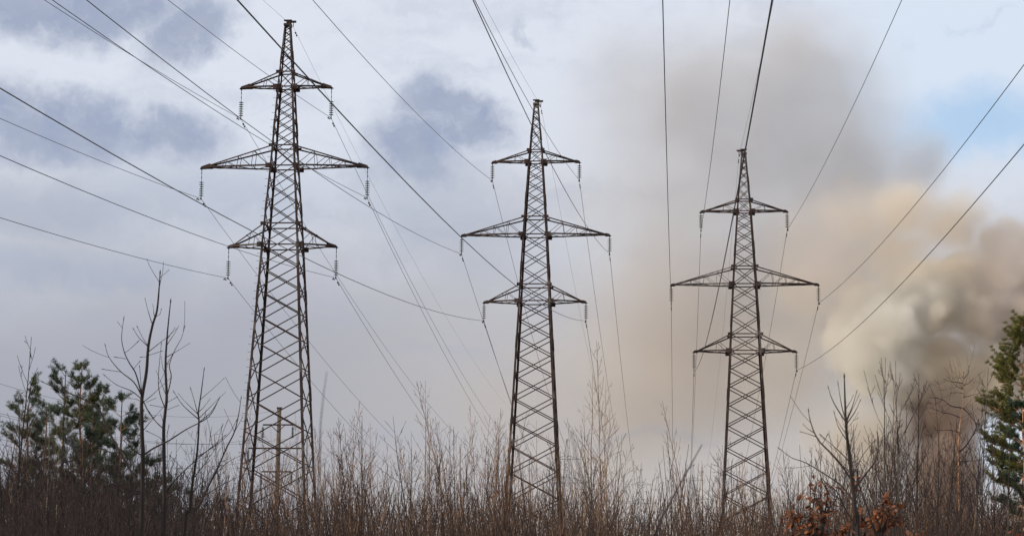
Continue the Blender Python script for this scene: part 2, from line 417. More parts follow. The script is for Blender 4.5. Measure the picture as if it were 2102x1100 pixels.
# ---------------------------------------------------------------- conductors and earth wires
SL = {(0, 0, -1): .1046, (0, 0, 1): .1093, (0, 1, -1): .1069, (0, 1, 1): .1141, (0, 2, -1): .1106, (0, 2, 1): .1173,
      (1, 0, -1): .1173, (1, 0, 1): .1253, (1, 1, -1): .1198, (1, 1, 1): .1320, (1, 2, -1): .1285, (1, 2, 1): .1386,
      (2, 0, -1): .1025, (2, 0, 1): .0804, (2, 1, -1): .095, (2, 1, 1): .0867, (2, 2, -1): .1009, (2, 2, 1): .0897}
def cable(A, m, c, B, r, label, group, damp=True, name='power_line'):
    """A: clamp at the near pylon, m and c: slope and curvature of the span towards the camera, B: clamp at the far pylon"""
    A, B = Vector(A), Vector(B); pts = []
    Lb = 2*m/c
    N = 60
    for i in range(N): L = Lb * (1 - i/N); pts.append(Vector((A.x, A.y - L, A.z - m*L + c/2*L*L)))
    pts.append(A.copy()); Lf = B.y - A.y; cf = c
    for i in range(1, N+1):
        t = i/N; L = t*Lf; zl = A.z + (B.z - A.z)*t - cf/2*L*(Lf - L)
        pts.append(Vector((A.x + (B.x - A.x)*t, A.y + L, zl)))
    w = MB(); w.tube(pts, r, 6); o = tag(w.build(name, M_WIRE, None, True), label, 'power line', group)
    if damp:
        for s_, L in ((-1, .75), (1, .80)):
            if s_ < 0: zz = A.z - m*L; sl_ = m
            else: zz = A.z - (cf/2*Lf)*L + (B.z-A.z)*L/Lf; sl_ = -(cf/2*Lf)
            d = MB(); c0 = Vector((A.x, A.y + s_*L, zz)); u = Vector((0, 1, sl_)).normalized()
            d.tube([c0 - u*.2 + Vector((0, 0, -.09)), c0 + Vector((0, 0, -.07)), c0 + u*.2 + Vector((0, 0, -.09))], .009, 5)
            d.box(c0 + Vector((0, 0, -.04)), .03, .04, .09)
            for q in (-1, 1): d.tube([c0 + u*q*.14 + Vector((0, 0, -.09)), c0 + u*q*.26 + Vector((0, 0, -.095))], .034, 8)
            d.build('vibration_damper', M_DARK, o, True)
    return o
for pi, who in enumerate(('tall left', 'middle', 'right')):
    ft = FAR[pi][1]
    for ai in range(3):
        for sx in (-1, 1):
            A = HANG[(pi, ai, sx)]; B = ft[(ai, sx)] + Vector((0, 0, -.9))
            cable(A, SL[(pi, ai, sx)], 7.5e-4, B, .0112, 'dark cable hanging under the %s end of the %s crossarm of the %s pylon' % (SIDE[sx], LV[ai], who), 'cables of the three power lines', True)
    tp = (t1, t2, t3)[pi]['G']
    cable(tp, (.1056, .1242, .0850)[pi], 6e-4, ft['G'], .006, 'thin earth wire from the very top of the %s pylon' % who, 'earth wires at the pylon tops', True, 'earth_wire')
# ---------------------------------------------------------------- distribution line on a concrete pole
from math import sin, cos, tan, radians
def cam_axes():
    f = Vector((-sin(YAW)*cos(PITCH), cos(YAW)*cos(PITCH), sin(PITCH))); rt = Vector((cos(YAW), sin(YAW), 0)); up = rt.cross(f)
    return f, rt*cos(ROLL) + up*sin(ROLL), -rt*sin(ROLL) + up*cos(ROLL)
AX = cam_axes()
def at(px, py, Y):
    """the point seen in the photograph's direction (px, py) at the distance Y along the power lines"""
    v = AX[0] + AX[1]*((px-1051)/F) + AX[2]*((550-py)/F)
    return Vector((0, 0, EYE)) + v*(Y/v.y)
M_POLE = mat_noise('weathered_pole_concrete', (0.11, 0.080, 0.055), (0.20, 0.15, 0.11), 3.0, 0.9, 0.0, (0.06, 0.045, 0.035), 1.2, (0.5, 0.7), (3, 3, .4))
pp = at(566, 1100, 150); ztop = at(568, 838, 150).z
pole = tag(empty('utility_pole', (pp.x, pp.y, 0)), 'weathered round concrete utility pole seen through the legs of the left pylon', 'utility pole')
b = MB(); b.tube([(0, 0, -.3), (0, 0, ztop*.5), (.06, 0, ztop)], [.24, .185, .13], 12); b.build('pole', M_POLE, pole, True)
b = MB(); b.box((.06, 0, ztop+.03), .34, .3, .1); b.tube([(-.06, 0, ztop-.25), (-.1, 0, ztop+.1)], .03, 6); b.build('pole_cap', M_DARK, pole)
PW = []
for k, (py, x0, x1) in enumerate(((873, -1.02, 1.02), (921, -2.0, 1.75), (969, -1.05, 1.0))):
    za = at(566, py, 150).z; b = MB()
    b.angle((x0, -.15, za), (x1, -.15, za), .09, .012, (0, 0, 1), (0, 1, 0)); b.beam((x0*.45, -.15, za), (0, -.15, za-.45), .05, .03); b.beam((x1*.45, -.15, za), (0, -.15, za-.45), .05, .03)
    b.build('crossarm', M_STEEL, pole)
    for xx in (x0, x1):
        q = MB(); q.tube([(xx, -.15, za), (xx, -.15, za-.12)], .015, 5)
        for i in range(8): q.lathe((xx, -.15, za-.12-i*.09), [(.02, 0), (.04, -.01), (.11, -.05), (.10, -.065), (.02, -.07), (.02, -.09)], 8)
        q.build('insulator', M_DARK, pole, True); PW.append(Vector((pp.x+xx, pp.y-.15, za-.86)))
def span(A, B, sag, r, label, name='distribution_wire', mat=None):
    w = MB(); N = 40
    w.tube([A.lerp(B, i/N) + Vector((0, 0, -4*sag*(i/N)*(1-i/N))) for i in range(N+1)], r, 5)
    return tag(w.build(name, mat or M_WIRE, None, True), label, 'wire', 'wires running left from the concrete pole')
span(at(567, 842, 150), at(-560, 560, 78), 2.2, .008, 'topmost wire running left from the concrete pole above the pine tops')
names = ['upper wire from the left arm of the concrete pole', 'upper wire from the right arm of the concrete pole', 'wire from the long middle crossarm of the concrete pole, left end', 'wire from the long middle crossarm of the concrete pole, right end', 'lowest wire from the left arm of the concrete pole', 'lowest wire from the right arm of the concrete pole']
for k, A in enumerate(PW):
    B = at(-560, 640 + 62*(k//2) + 9*(k % 2), 78 + 2*(k % 2)); span(A, B, 2.0, .009, names[k])

# ---------------------------------------------------------------- bare trees
def bark(name, c1, c2, c3=None): return mat_noise(name, c1, c2, 6.0, 0.95, 0, c3, 2.5, (0.52, 0.62), (1, 1, .35))
M_TAN = bark('tan_sapling_bark', (.17, .100, .060), (.38, .25, .155), (.06, .04, .03))
M_TWIG = bark('reddish_twig_bark', (.11, .058, .036), (.30, .170, .100))
M_DKB = bark('dark_bark_and_shade', (.022, .016, .014), (.045, .033, .028))  # dark bark; on the shrubs at left it stands in for shade
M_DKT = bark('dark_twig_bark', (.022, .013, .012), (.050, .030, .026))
M_GREY = bark('grey_ash_bark', (.055, .047, .040), (.15, .13, .105), (.03, .025, .02))
M_BIRCH = bark('yellowish_birch_bark', (.38, .30, .19), (.52, .44, .30), (.12, .09, .07))
M_FLESH = bark('flaking_pine_bark', (.42, .21, .11), (.60, .36, .22), (.22, .11, .07))
M_PBRK = bark('dull_pine_bark', (.13, .075, .050), (.26, .15, .10), (.07, .05, .04))

def grow_path(rnd, p, d, L, n, bend, wob):
    pts = [p.copy()]; d = d.normalized()
    for i in range(n):
        d = (d + Vector((0, 0, bend)) + Vector((rnd.uniform(-1, 1), rnd.uniform(-1, 1), rnd.uniform(-.6, .6)))*wob).normalized()
        p = p + d*(L/n); pts.append(p.copy())
    return pts
def side_dir(rnd, a, ang, phi=None):
    b = a.cross(Vector((.3, .8, .2))); b.normalize(); c = a.cross(b)
    t = rnd.uniform(0, 2*PI) if phi is None else phi
    return a*cos(ang) + (b*cos(t) + c*sin(t))*sin(ang)
def limb(rnd, mb, p, d, L, r, depth, P, tipr):
    n = max(3, int(L/P['seg'])); pts = grow_path(rnd, p, d, L, n, P['bend'], P['wob'])
    k = len(pts); rad = [max(tipr, r*(1 - .85*i/(k-1))) for i in range(k)]
    mb.tube(pts, rad, 4 if r > .012 else 3, False)
    if depth <= 0: return
    nb = max(1, int(L*P['dens'])); phi = rnd.uniform(0, 6)
    for i in range(nb):
        f = (i + rnd.uniform(.3, 1.0))/(nb + .6)*.85 + .12
        j = min(k-2, int(f*(k-1))); q = pts[j].lerp(pts[j+1], f*(k-1) - j); a = (pts[j+1]-pts[j]).normalized()
        phi += 2.4 + rnd.uniform(-.5, .5)
        dd = side_dir(rnd, a, radians(rnd.uniform(*P['ang'])), phi)
        limb(rnd, mb, q, dd, L*(1-f*.6)*rnd.uniform(.28, .55), max(tipr, rad[j]*.55), depth-1, P, tipr)
def bare_tree(name, seed, H, r, bark_m, twig_m, start=.25, nb=20, blen=.42, bang=(28, 48), depth=2, tipr=.0042, wob=.05, bend=.10, dens=2.2, stems=1, lean=.03, sang=(25, 50), seg=.28):
    rnd = random.Random(seed); root = empty(name, (0, 0, 0)); tb, cb = MB(), MB()
    P = dict(seg=seg, bend=bend, wob=wob*1.6, dens=dens, ang=sang)
    for s_ in range(stems):
        Hs = H*(1 if s_ == 0 else rnd.uniform(.55, .97)); a0 = rnd.uniform(0, 2*PI)
        sp = 0 if stems == 1 else rnd.uniform(.1, .32)
        d0 = Vector((cos(a0)*(lean+sp), sin(a0)*(lean+sp), 1)); p0 = Vector((cos(a0), sin(a0), 0))*(0.0 if stems == 1 else .12) + Vector((0, 0, -.15))
        pts = grow_path(rnd, p0, d0, Hs, 16, .035 if stems > 1 else .02, wob*.55); k = len(pts)
        rr = r*(1 if s_ == 0 else rnd.uniform(.5, .85)); rad = [max(tipr, rr*(1 - .93*(i/(k-1))**.85)) for i in range(k)]
        tb.tube(pts, rad, 6)
        m = int(nb*(1 if s_ == 0 else .7)); phi = rnd.uniform(0, 6)
        for i in range(m):
            f = start + (1-start)*((i + rnd.random())/m)*.96
            j = min(k-2, int(f*(k-1))); q = pts[j].lerp(pts[j+1], f*(k-1) - j); a = (pts[j+1]-pts[j]).normalized(); phi += 2.4 + rnd.uniform(-.6, .6)
            L = Hs*blen*(1 - f)**.75*rnd.uniform(.6, 1.15) + .18
            limb(rnd, cb, q, side_dir(rnd, a, radians(rnd.uniform(*bang)), phi), L, max(tipr, rad[j]*.5), depth, P, tipr)
    tb.build('trunk' if stems == 1 else 'stems', bark_m, root); cb.build('branches', twig_m, root)
    root['h'] = H
    return root

PROTO = {'tan': [], 'dark': [], 'grey': [], 'bush': [], 'tanbush': [], 'birch': []}
for s_ in range(8): PROTO['tan'].append(bare_tree('sapling', 10+s_, 8.0, .036 + .004*(s_ % 3), M_TAN, M_TWIG, .22 + .05*(s_ % 3), (24, 16, 30)[s_ % 3], (.24, .36, .20)[s_ % 3], ((22, 42), (30, 60), (18, 34))[s_ % 3], 2, .0042, (.045, .09, .06)[s_ % 3], (.12, .08, .14)[s_ % 3], 2.0, stems=(1, 1, 2, 1)[s_ % 4], lean=.03 + .05*(s_ % 2)))
for s_ in range(6): PROTO['dark'].append(bare_tree('sapling', 30+s_, 8.0, .048 + .006*(s_ % 3), M_DKB, M_DKT, .25, (22, 15, 26)[s_ % 3], (.34, .46, .26)[s_ % 3], ((28, 52), (35, 65), (22, 40))[s_ % 3], 2, .0058, (.06, .10, .05)[s_ % 3], .09, 1.9, stems=(1, 2, 1)[s_ % 3], lean=.03 + .05*(s_ % 2)))
for s_ in range(5): PROTO['grey'].append(bare_tree('sapling', 50+s_, 8.5, .055, M_GREY, M_DKT, .25, (20, 14, 24)[s_ % 3], (.36, .48, .30)[s_ % 3], (25, 45), 2, .0060, .05 + .02*(s_ % 3), .11, 1.8, stems=(1, 1, 2)[s_ % 3]))
for s_ in range(4): PROTO['bush'].append(bare_tree('shrub', 70+s_, 5.4, .028, M_DKB, M_DKT, .18, 15, .30, (25, 60), 2, .0042, .08, .05, 2.6, stems=6))
for s_ in range(4): PROTO['tanbush'].append(bare_tree('shrub', 90+s_, 5.4, .024, M_TAN, M_TWIG, .22, 14, .28, (20, 50), 2, .0038, .07, .07, 2.6, stems=6))
for s_ in range(2): PROTO['birch'].append(bare_tree('sapling', 120+s_, 9.0, .055, M_BIRCH, M_TWIG, .35, 24, .24, (25, 45), 2, .0042, .05, .10, 2.0))
USED = set(); RND = random.Random(4)
MASS = []
def put_tree(kind, px, top, Y, label, group, cat='tree', idx=None, name=None, lean=0.0, thick=1.0):
    i = RND.randrange(len(PROTO[kind])) if idx is None else idx
    pr = PROTO[kind][i]
    o = pr if (kind, i) not in USED else copy_tree(pr); USED.add((kind, i))
    b_ = at(px, 1230, Y); H = at(px, top, Y).z; gz = ground_z(b_.x, b_.y)
    s_ = (H - gz)/pr['h']; o.location = (b_.x, b_.y, gz)
    o.scale = (max(.55, s_)*thick, max(.55, s_)*thick, s_); o.rotation_euler = (RND.uniform(-.03, .03), RND.uniform(-.03, .03) + lean, RND.uniform(0, 2*PI))
    return tag(o, label, cat, group)

# individually placed trees whose tops stand out
solo = [('tan', 1236, 690, 62, 'tallest tan sapling in the gap between the middle and right pylons'),
        ('tan', 1213, 748, 58, 'pale forked sapling just left of the tallest tan sapling in the gap'),
        ('birch', 1255, 770, 60, 'pale sapling just right of the tallest tan sapling in the gap'),
        ('tan', 990, 752, 70, 'tall thin sapling left of the middle pylon, its tip highest there'),
        ('tan', 868, 765, 66, 'thin sapling with a single high tip between the left and middle pylons'),
        ('tan', 468, 790, 74, 'thin reddish sapling just left of the left pylon'),
        ('tan', 718, 812, 60, 'sapling with high tips right of the left pylon, beside the blurred twig'),
        ('grey', 1848, 722, 34, 'tall grey sapling with upright branches in front of the cream smoke'),
        ('grey', 1802, 715, 36, 'slender grey sapling left of the tallest one in front of the cream smoke'),
        ('dark', 1872, 752, 40, 'dark upright sapling at the edge between cream and brown smoke'),
        ('grey', 2014, 745, 38, 'grey double-tipped sapling between the gnarled bare tree and the right pine'),
        ('dark', 1905, 790, 42, 'dark sapling in front of the dark smoke column'),
        ('dark', 2040, 800, 36, 'dark sapling standing before the right pine tree'),
        ('grey', 1722, 830, 33, 'grey forked sapling just left of the straight budded tree'),
        ('grey', 1772, 812, 30, 'grey sapling just right of the straight budded tree'),
        ('dark', 1925, 835, 31, 'dark forked sapling crossing the dark smoke column'),
        ('grey', 2062, 850, 32, 'grey sapling close in front of the right edge pines'),
        ('dark', 1648, 905, 33, 'dark sapling right of the right pylon above the left oak'),
        ('dark', 1560, 930, 36, 'dark crooked sapling between the right pylon legs'),
        ('grey', 885, 900, 36, 'grey forked sapling in front, midway between left and middle pylons'),
        ('dark', 700, 930, 34, 'dark forked sapling in front, right of the left pylon'),
        ('dark', 1180, 920, 36, 'dark forked sapling in front, right of the middle pylon'),
        ('dark', 1945, 800, 45, 'dark sapling just left of the gnarled bare tree'),
        ('grey', 1990, 830, 33, 'grey trunked sapling right of the gnarled bare tree'),
        ('tan', 1492, 800, 60, 'thin twiggy sapling before the left leg of the right pylon'),
        ('dark', 1450, 870, 48, 'dark crooked sapling just left of the right pylon'),
        ('birch', 92, 830, 52, 'pale yellowish birch stem in front of the left pines'),
        ('birch', 130, 900, 48, 'second yellowish birch stem, thinner, in front of the left pines'),
        ('dark', 4, 672, 44, 'bare tree at the left edge of the picture'),
        ('birch', 1198, 820, 57, 'pale leaning sapling right of the middle pylon'),
        ('tan', 1112, 850, 68, 'reddish sapling between the legs of the middle pylon'),
        ('tan', 1330, 985, 70, 'low sapling standing before the small far pylon'),
        ('tan', 1376, 945, 66, 'short tan sapling left of the blurred slanting stick')]
for kd, px, ty, Y, lab in solo: put_tree(kd, px, ty, Y, lab, None)
def prof(px):
    tab = [(-40, 800), (0, 790), (60, 840), (250, 880), (330, 900), (420, 850), (520, 890), (640, 840), (700, 830), (760, 850), (830, 880), (900, 830), (1000, 820), (1040, 870), (1170, 900), (1220, 820), (1262, 880), (1290, 985), (1320, 1000), (1390, 1000), (1420, 930), (1480, 900), (1600, 930), (1700, 890), (1800, 850), (1860, 850), (2000, 880), (2060, 900), (2160, 900)]
    for (a, y0), (b_, y1) in zip(tab, tab[1:]):
        if px <= b_: return y0 + (y1-y0)*(px-a)/(b_-a)
    return 900
ZONES = [(45, 'at the left edge'), (110, 'under the left pines'), (190, 'below the tallest left pine'), (262, 'below the dark slender pine'), (325, 'round the tallest dark bare tree'), (400, 'right of the three-rod tree'),
         (495, 'just left of the left pylon'), (575, 'by the left pylon left legs'), (655, 'by the left pylon right legs'), (740, 'just right of the left pylon'), (830, 'right of the left pylon'), (920, 'midway between left and middle pylons'), (1030, 'just left of the middle pylon'),
         (1095, 'by the middle pylon left legs'), (1165, 'by the middle pylon right legs'), (1225, 'just right of the middle pylon'), (1290, 'round the tallest tan sapling'), (1410, 'in the gap by the blurred slanting twig'), (1470, 'just left of the right pylon'),
         (1530, 'by the right pylon left legs'), (1600, 'by the right pylon right legs'), (1665, 'behind the left young oak'), (1760, 'behind the straight budded tree'), (1830, 'behind the right young oak'), (1890, 'before the cream smoke'), (1945, 'before the dark smoke column'), (2010, 'by the gnarled bare tree'), (2060, 'just left of the right pine'), (9999, 'at the right edge')]
def zone(px):
    for b_, n in ZONES:
        if px < b_: return n
for i in range(250):
    px = -50 + 2210*(i + RND.random())/250 if i % 8 else RND.uniform(1700, 2110); Y = RND.uniform(42, 98); u = RND.random()
    if 1300 < px < 1400 and u < .5: continue
    top = prof(px) - 8 + abs(RND.gauss(0, 1))*50
    if px < 420: kd = 'dark' if u < .8 else 'tan'
    elif px < 1600: kd = 'tan' if u < .72 else 'dark' if u < .85 else 'grey'
    else: kd = 'grey' if u < .45 else 'dark' if u < .75 else 'tan'
    MASS.append((put_tree(kd, px, min(1070, top), Y, None, None), kd, px, top, Y, 'tree'))
for i in range(190):
    px = -60 + 2230*(i + RND.random())/190; Y = RND.uniform(30, 92); u = RND.random()
    lo = 985 if px > 460 else 930
    if 1290 < px < 1410: lo = 1045
    top = lo + RND.uniform(-75, 65)
    kd = 'bush' if (px < 480 or (px > 1600 and u < .5) or u < .35) else 'tanbush'
    MASS.append((put_tree(kd, px, top, Y, None, None, 'shrub'), kd, px, top, Y, 'shrub'))
for i in range(60):     # extra rows at left, their dark bark stands in for shade
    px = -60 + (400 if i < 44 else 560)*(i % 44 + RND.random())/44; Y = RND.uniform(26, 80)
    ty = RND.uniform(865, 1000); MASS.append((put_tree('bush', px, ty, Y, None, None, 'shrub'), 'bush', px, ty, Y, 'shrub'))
for i in range(48):
    px = RND.uniform(480, 1280) if i % 3 else RND.uniform(1400, 1800); Y = RND.uniform(48, 98); ty = prof(px) + 5 + abs(RND.gauss(0, 1))*45
    MASS.append((put_tree('tan', px, min(1060, ty), Y, None, None), 'tan', px, ty, Y, 'tree'))
KN = {'tan': 'tan bare sapling', 'dark': 'dark bare sapling', 'grey': 'grey bare sapling', 'bush': 'dark bare shrub', 'tanbush': 'tan bare shrub'}
CELL = {}
for o, kd, px, ty, Y, cat in MASS:
    hw = 'tall' if ty < (900 if cat == 'tree' else 950) else 'middling' if ty < (960 if cat == 'tree' else 1010) else 'low'
    CELL.setdefault((hw, kd, zone(px) + ('' if px > 330 or cat == 'tree' else (', front row', ', middle row', ', back row')[0 if Y < 42 else 1 if Y < 62 else 2])), []).append((px, o, cat, Y))
ORD = ['leftmost', 'second from left', 'third from left', 'fourth from left', 'fifth from left', 'sixth from left', 'seventh from left', 'eighth from left', 'ninth from left', 'tenth from left', 'eleventh from left', 'twelfth from left', 'thirteenth from left', 'fourteenth from left', 'fifteenth from left']
for (hw, kd, zn), lst in CELL.items():
    lst.sort(key=lambda q: q[0])
    for i, (px, o, cat, Y) in enumerate(lst):
        lab = '%s %s %s' % (hw, KN[kd], zn)
        if len(lst) == 2: lab += ', the %s of two' % ('left', 'right')[i]
        elif len(lst) > 2: lab += ', %s' % ORD[min(i, 14)]
        tag(o, lab, cat, '%ss of the thicket' % KN[kd])

for kd, lst in PROTO.items():       # prototypes that found no place
    for i, pr in enumerate(lst):
        if (kd, i) not in USED:
            for ch in list(pr.children): bpy.data.objects.remove(ch)
            bpy.data.objects.remove(pr)
# undergrowth: a tangle nobody could count
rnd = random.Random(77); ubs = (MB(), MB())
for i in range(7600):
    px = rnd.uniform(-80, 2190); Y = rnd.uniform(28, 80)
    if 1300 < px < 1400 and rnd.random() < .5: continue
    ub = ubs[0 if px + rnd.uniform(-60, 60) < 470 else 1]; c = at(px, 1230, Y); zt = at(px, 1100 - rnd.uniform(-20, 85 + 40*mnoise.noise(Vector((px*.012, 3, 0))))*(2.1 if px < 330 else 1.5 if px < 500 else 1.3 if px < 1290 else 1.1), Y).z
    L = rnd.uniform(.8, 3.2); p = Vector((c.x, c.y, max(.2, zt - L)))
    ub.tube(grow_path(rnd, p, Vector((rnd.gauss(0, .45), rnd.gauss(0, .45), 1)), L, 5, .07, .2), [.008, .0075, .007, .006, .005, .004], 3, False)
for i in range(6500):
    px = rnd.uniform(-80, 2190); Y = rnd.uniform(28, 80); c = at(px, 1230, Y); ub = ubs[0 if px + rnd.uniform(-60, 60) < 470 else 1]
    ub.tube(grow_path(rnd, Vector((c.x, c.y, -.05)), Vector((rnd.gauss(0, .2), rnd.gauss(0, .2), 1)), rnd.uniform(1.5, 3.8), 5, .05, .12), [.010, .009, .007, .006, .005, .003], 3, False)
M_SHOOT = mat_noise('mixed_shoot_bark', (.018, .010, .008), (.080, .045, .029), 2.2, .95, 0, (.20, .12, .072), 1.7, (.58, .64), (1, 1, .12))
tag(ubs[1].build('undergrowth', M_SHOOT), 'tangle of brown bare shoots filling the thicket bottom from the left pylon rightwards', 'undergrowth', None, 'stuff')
tag(ubs[0].build('undergrowth', M_DKT), 'dark tangle of bare shoots under the left pines', 'undergrowth', None, 'stuff')  # shade at the left end put into this darker twig colour

# ---------------------------------------------------------------- trees with a shape of their own, limb by limb
def drawn_tree(name, label, Y, ox, oy, sc, trunk, limbs, r0, bm, tm, seed, twigs=1.5, tipr=.0032, group=None, tw_len=(.12, .45), depth_amp=.5, taper=.75, RS=.58):
    rnd = random.Random(seed); r0 *= RS; limbs = [(a, b*RS) for a, b in limbs]; P_ = lambda q: (ox + q[0]/sc, oy + q[1]/sc)
    base_px = P_(trunk[0]); b0 = at(base_px[0], base_px[1], Y); root = tag(empty(name, (b0.x, b0.y, ground_z(b0.x, b0.y))), label, 'tree', group)
    def world(pts, y0, y1):
        out = []
        for i, q in enumerate(pts):
            px, py = P_(q); out.append(at(px, py, Y + y0 + (y1-y0)*i/(len(pts)-1)) - root.location)
        return out
    def smooth(p):
        o = []
        for i in range(len(p)-1):
            a, b, c, d = p[max(i-1, 0)], p[i], p[i+1], p[min(i+2, len(p)-1)]
            for t in (0, .25, .5, .75):
                o.append(.5*((2*b) + (c-a)*t + (2*a-5*b+4*c-d)*t*t + (3*b-a-3*c+d)*t**3))
        o.append(p[-1]); return o
    tw = world(trunk, 0, 0); foot = Vector((tw[0].x, tw[0].y, -.2)); allp = [(smooth([foot] + tw), r0, tipr)]
    lm = MB(); tb = MB(); pts, r_, t_ = allp[0]; k = len(pts)
    zl = pts[-1].z; rad = [max(tipr, r_*(1 - taper*(max(0, p.z)/zl)**1.0) * (1 - (i/(k-1))**6*.5)) for i, p in enumerate(pts)]
    tb.tube(pts, rad, 7); tb.build('trunk', bm, root)
    segs = [(pts, rad)]
    for (lp, r) in limbs:
        dy = rnd.uniform(-depth_amp, depth_amp); q = smooth(world(lp, 0, dy)); kk = len(q)
        rd = [max(tipr*.9, r*(1 - .72*i/(kk-1))) for i in range(kk)]
        lm.tube(q, rd, 5); segs.append((q, rd))
    for q, rd in segs:      # buds and side twigs
        kk = len(q); n = int(sum((q[i+1]-q[i]).length for i in range(kk-1))*twigs)
        for _ in range(n):
            j = rnd.randrange(int(kk*.35), kk-1); a = (q[j+1]-q[j]).normalized()
            L = rnd.uniform(*tw_len); limb(rnd, lm, q[j], side_dir(rnd, a, radians(rnd.uniform(30, 60))), L, min(rd[j]*.6, .006), 0 if L < .5 else 1, dict(seg=.15, bend=.08, wob=.1, dens=2, ang=(30, 50)), .0026)
        e = q[-1]; d_ = (q[-1]-q[-2]).normalized(); lm.tube([e - d_*.01, e + d_*.02, e + d_*.05], [rd[-1], rd[-1]*1.7, rd[-1]*.6], 5)
    lm.build('limbs', tm, root); return root
L1t = [(570, 1080), (574, 880), (576, 770), (573, 700), (571, 620), (572, 545), (590, 440), (598, 335), (615, 250), (632, 195), (640, 120), (645, 45)]
L1 = [([(573, 545), (563, 500), (545, 440), (520, 400), (500, 355), (490, 300), (498, 230)], .017), ([(573, 540), (540, 480), (485, 435), (440, 380), (425, 335)], .015),
      ([(571, 548), (530, 515), (470, 490), (425, 455)], .012), ([(485, 438), (420, 428)], .006), ([(503, 362), (525, 345), (550, 322)], .006), ([(508, 385), (475, 380)], .005), ([(535, 430), (560, 400)], .005),
      ([(598, 335), (575, 300), (555, 260)], .009), ([(598, 337), (560, 300), (540, 268)], .009), ([(600, 355), (630, 333)], .006), ([(598, 372), (650, 355)], .006), ([(597, 376), (575, 378)], .005),
      ([(630, 215), (645, 205), (650, 188)], .006), ([(572, 540), (568, 480), (563, 420)], .008), ([(578, 555), (600, 600), (630, 640), (655, 662)], .013), ([(574, 560), (550, 548), (525, 545)], .007),
      ([(576, 775), (540, 755), (505, 720)], .014), ([(556, 885), (500, 790), (440, 680), (400, 590), (330, 545), (240, 510), (175, 480)], .024), ([(500, 790), (430, 755), (370, 738), (330, 730)], .012),
      ([(576, 775), (620, 745), (680, 715), (750, 670), (840, 620), (880, 552)], .020), ([(560, 920), (470, 895), (400, 870), (330, 845)], .012), ([(575, 700), (545, 690), (520, 700)], .007), ([(590, 560), (625, 545)], .005), ([(585, 640), (620, 620)], .006)]
drawn_tree('bare_tree', 'dark bare tree with thick knobbly twigs, tallest one left of the left pylon', 24, 0, 540, 1.964, L1t, L1, .075, M_DKB, M_DKT, 1)
L2t = [(660, 1090), (662, 900), (661, 760), (660, 665), (666, 600), (672, 540), (668, 450), (668, 380), (675, 280), (687, 160)]
L2 = [([(671, 545), (690, 460), (683, 410), (705, 350), (730, 305), (743, 262)], .013), ([(667, 588), (645, 530), (638, 470), (645, 380), (650, 330)], .012), ([(676, 590), (718, 573)], .006), ([(665, 582), (610, 572)], .006), ([(673, 562), (712, 540)], .006),
      ([(661, 668), (630, 640), (604, 602)], .014), ([(663, 930), (700, 880), (760, 820), (830, 760), (900, 700)], .016), ([(662, 720), (640, 700), (600, 680)], .008), ([(662, 960), (730, 900), (790, 800)], .012), ([(672, 700), (680, 660)], .006)]
drawn_tree('bare_tree', 'dark bare tree with three upright rods, just right of the tallest dark one', 25, 0, 540, 1.964, L2t, L2, .070, M_DKB, M_DKT, 2)
L3t = [(745, 1090), (765, 1000), (775, 900), (795, 760), (802, 640), (800, 600), (810, 530), (822, 435)]
L3 = [([(800, 622), (785, 560), (770, 510)], .010), ([(800, 628), (740, 575), (705, 525)], .012), ([(804, 640), (850, 600), (880, 552)], .011), ([(797, 780), (860, 740), (920, 690), (950, 640)], .012), ([(785, 860), (830, 800), (870, 740), (895, 660)], .010), ([(775, 900), (735, 830), (690, 780)], .010)]
drawn_tree('bare_tree', 'dark bare tree ending in a candelabra of twigs, left of the left pylon', 26, 0, 540, 1.964, L3t, L3, .050, M_DKB, M_DKT, 3)
L4t = [(740, 1090), (800, 980), (840, 900), (880, 820), (915, 740), (945, 680), (962, 610), (971, 550)]
L4 = [([(945, 680), (975, 625)], .008), ([(900, 770), (895, 700), (915, 640)], .009), ([(862, 858), (920, 800), (985, 770)], .009), ([(820, 940), (900, 890), (985, 850)], .012)]
drawn_tree('bare_tree', 'dark bare tree leaning right in front of the left pylon foot', 27, 0, 540, 1.964, L4t, L4, .045, M_DKB, M_DKT, 4)
R1t = [(505, 1095), (492, 1000), (485, 900), (475, 830), (462, 700), (450, 600), (445, 530), (441, 430), (438, 325)]
R1 = [([(446, 540), (400, 470), (375, 420), (362, 380)], .012), ([(445, 532), (425, 460), (408, 358)], .011), ([(447, 532), (475, 470), (497, 398)], .011), ([(450, 548), (490, 490), (515, 437)], .011),
      ([(480, 835), (430, 760), (370, 690), (320, 640), (290, 590), (270, 530), (263, 490)], .019), ([(293, 595), (255, 570), (238, 552)], .008), ([(300, 612), (260, 598), (225, 588)], .007), ([(330, 650), (350, 612)], .006),
      ([(484, 870), (540, 800), (590, 730), (608, 660), (600, 600)], .016), ([(472, 745), (420, 690), (370, 645), (330, 610)], .010), ([(487, 930), (420, 850), (350, 800), (250, 740), (180, 715), (125, 675)], .014), ([(458, 640), (430, 600), (405, 555), (390, 500)], .009),
      ([(480, 800), (530, 700), (580, 640)], .009), ([(500, 1060), (440, 960), (400, 880), (330, 820), (300, 740)], .013), ([(488, 930), (520, 860), (545, 800)], .008)]
drawn_tree('bare_tree', 'dark straight bare tree with a crown of thick budded twigs, right of the right pylon', 23, 1550, 640, 2.391, R1t, R1, .065, M_DKB, M_DKT, 5, 1.3, RS=.66)
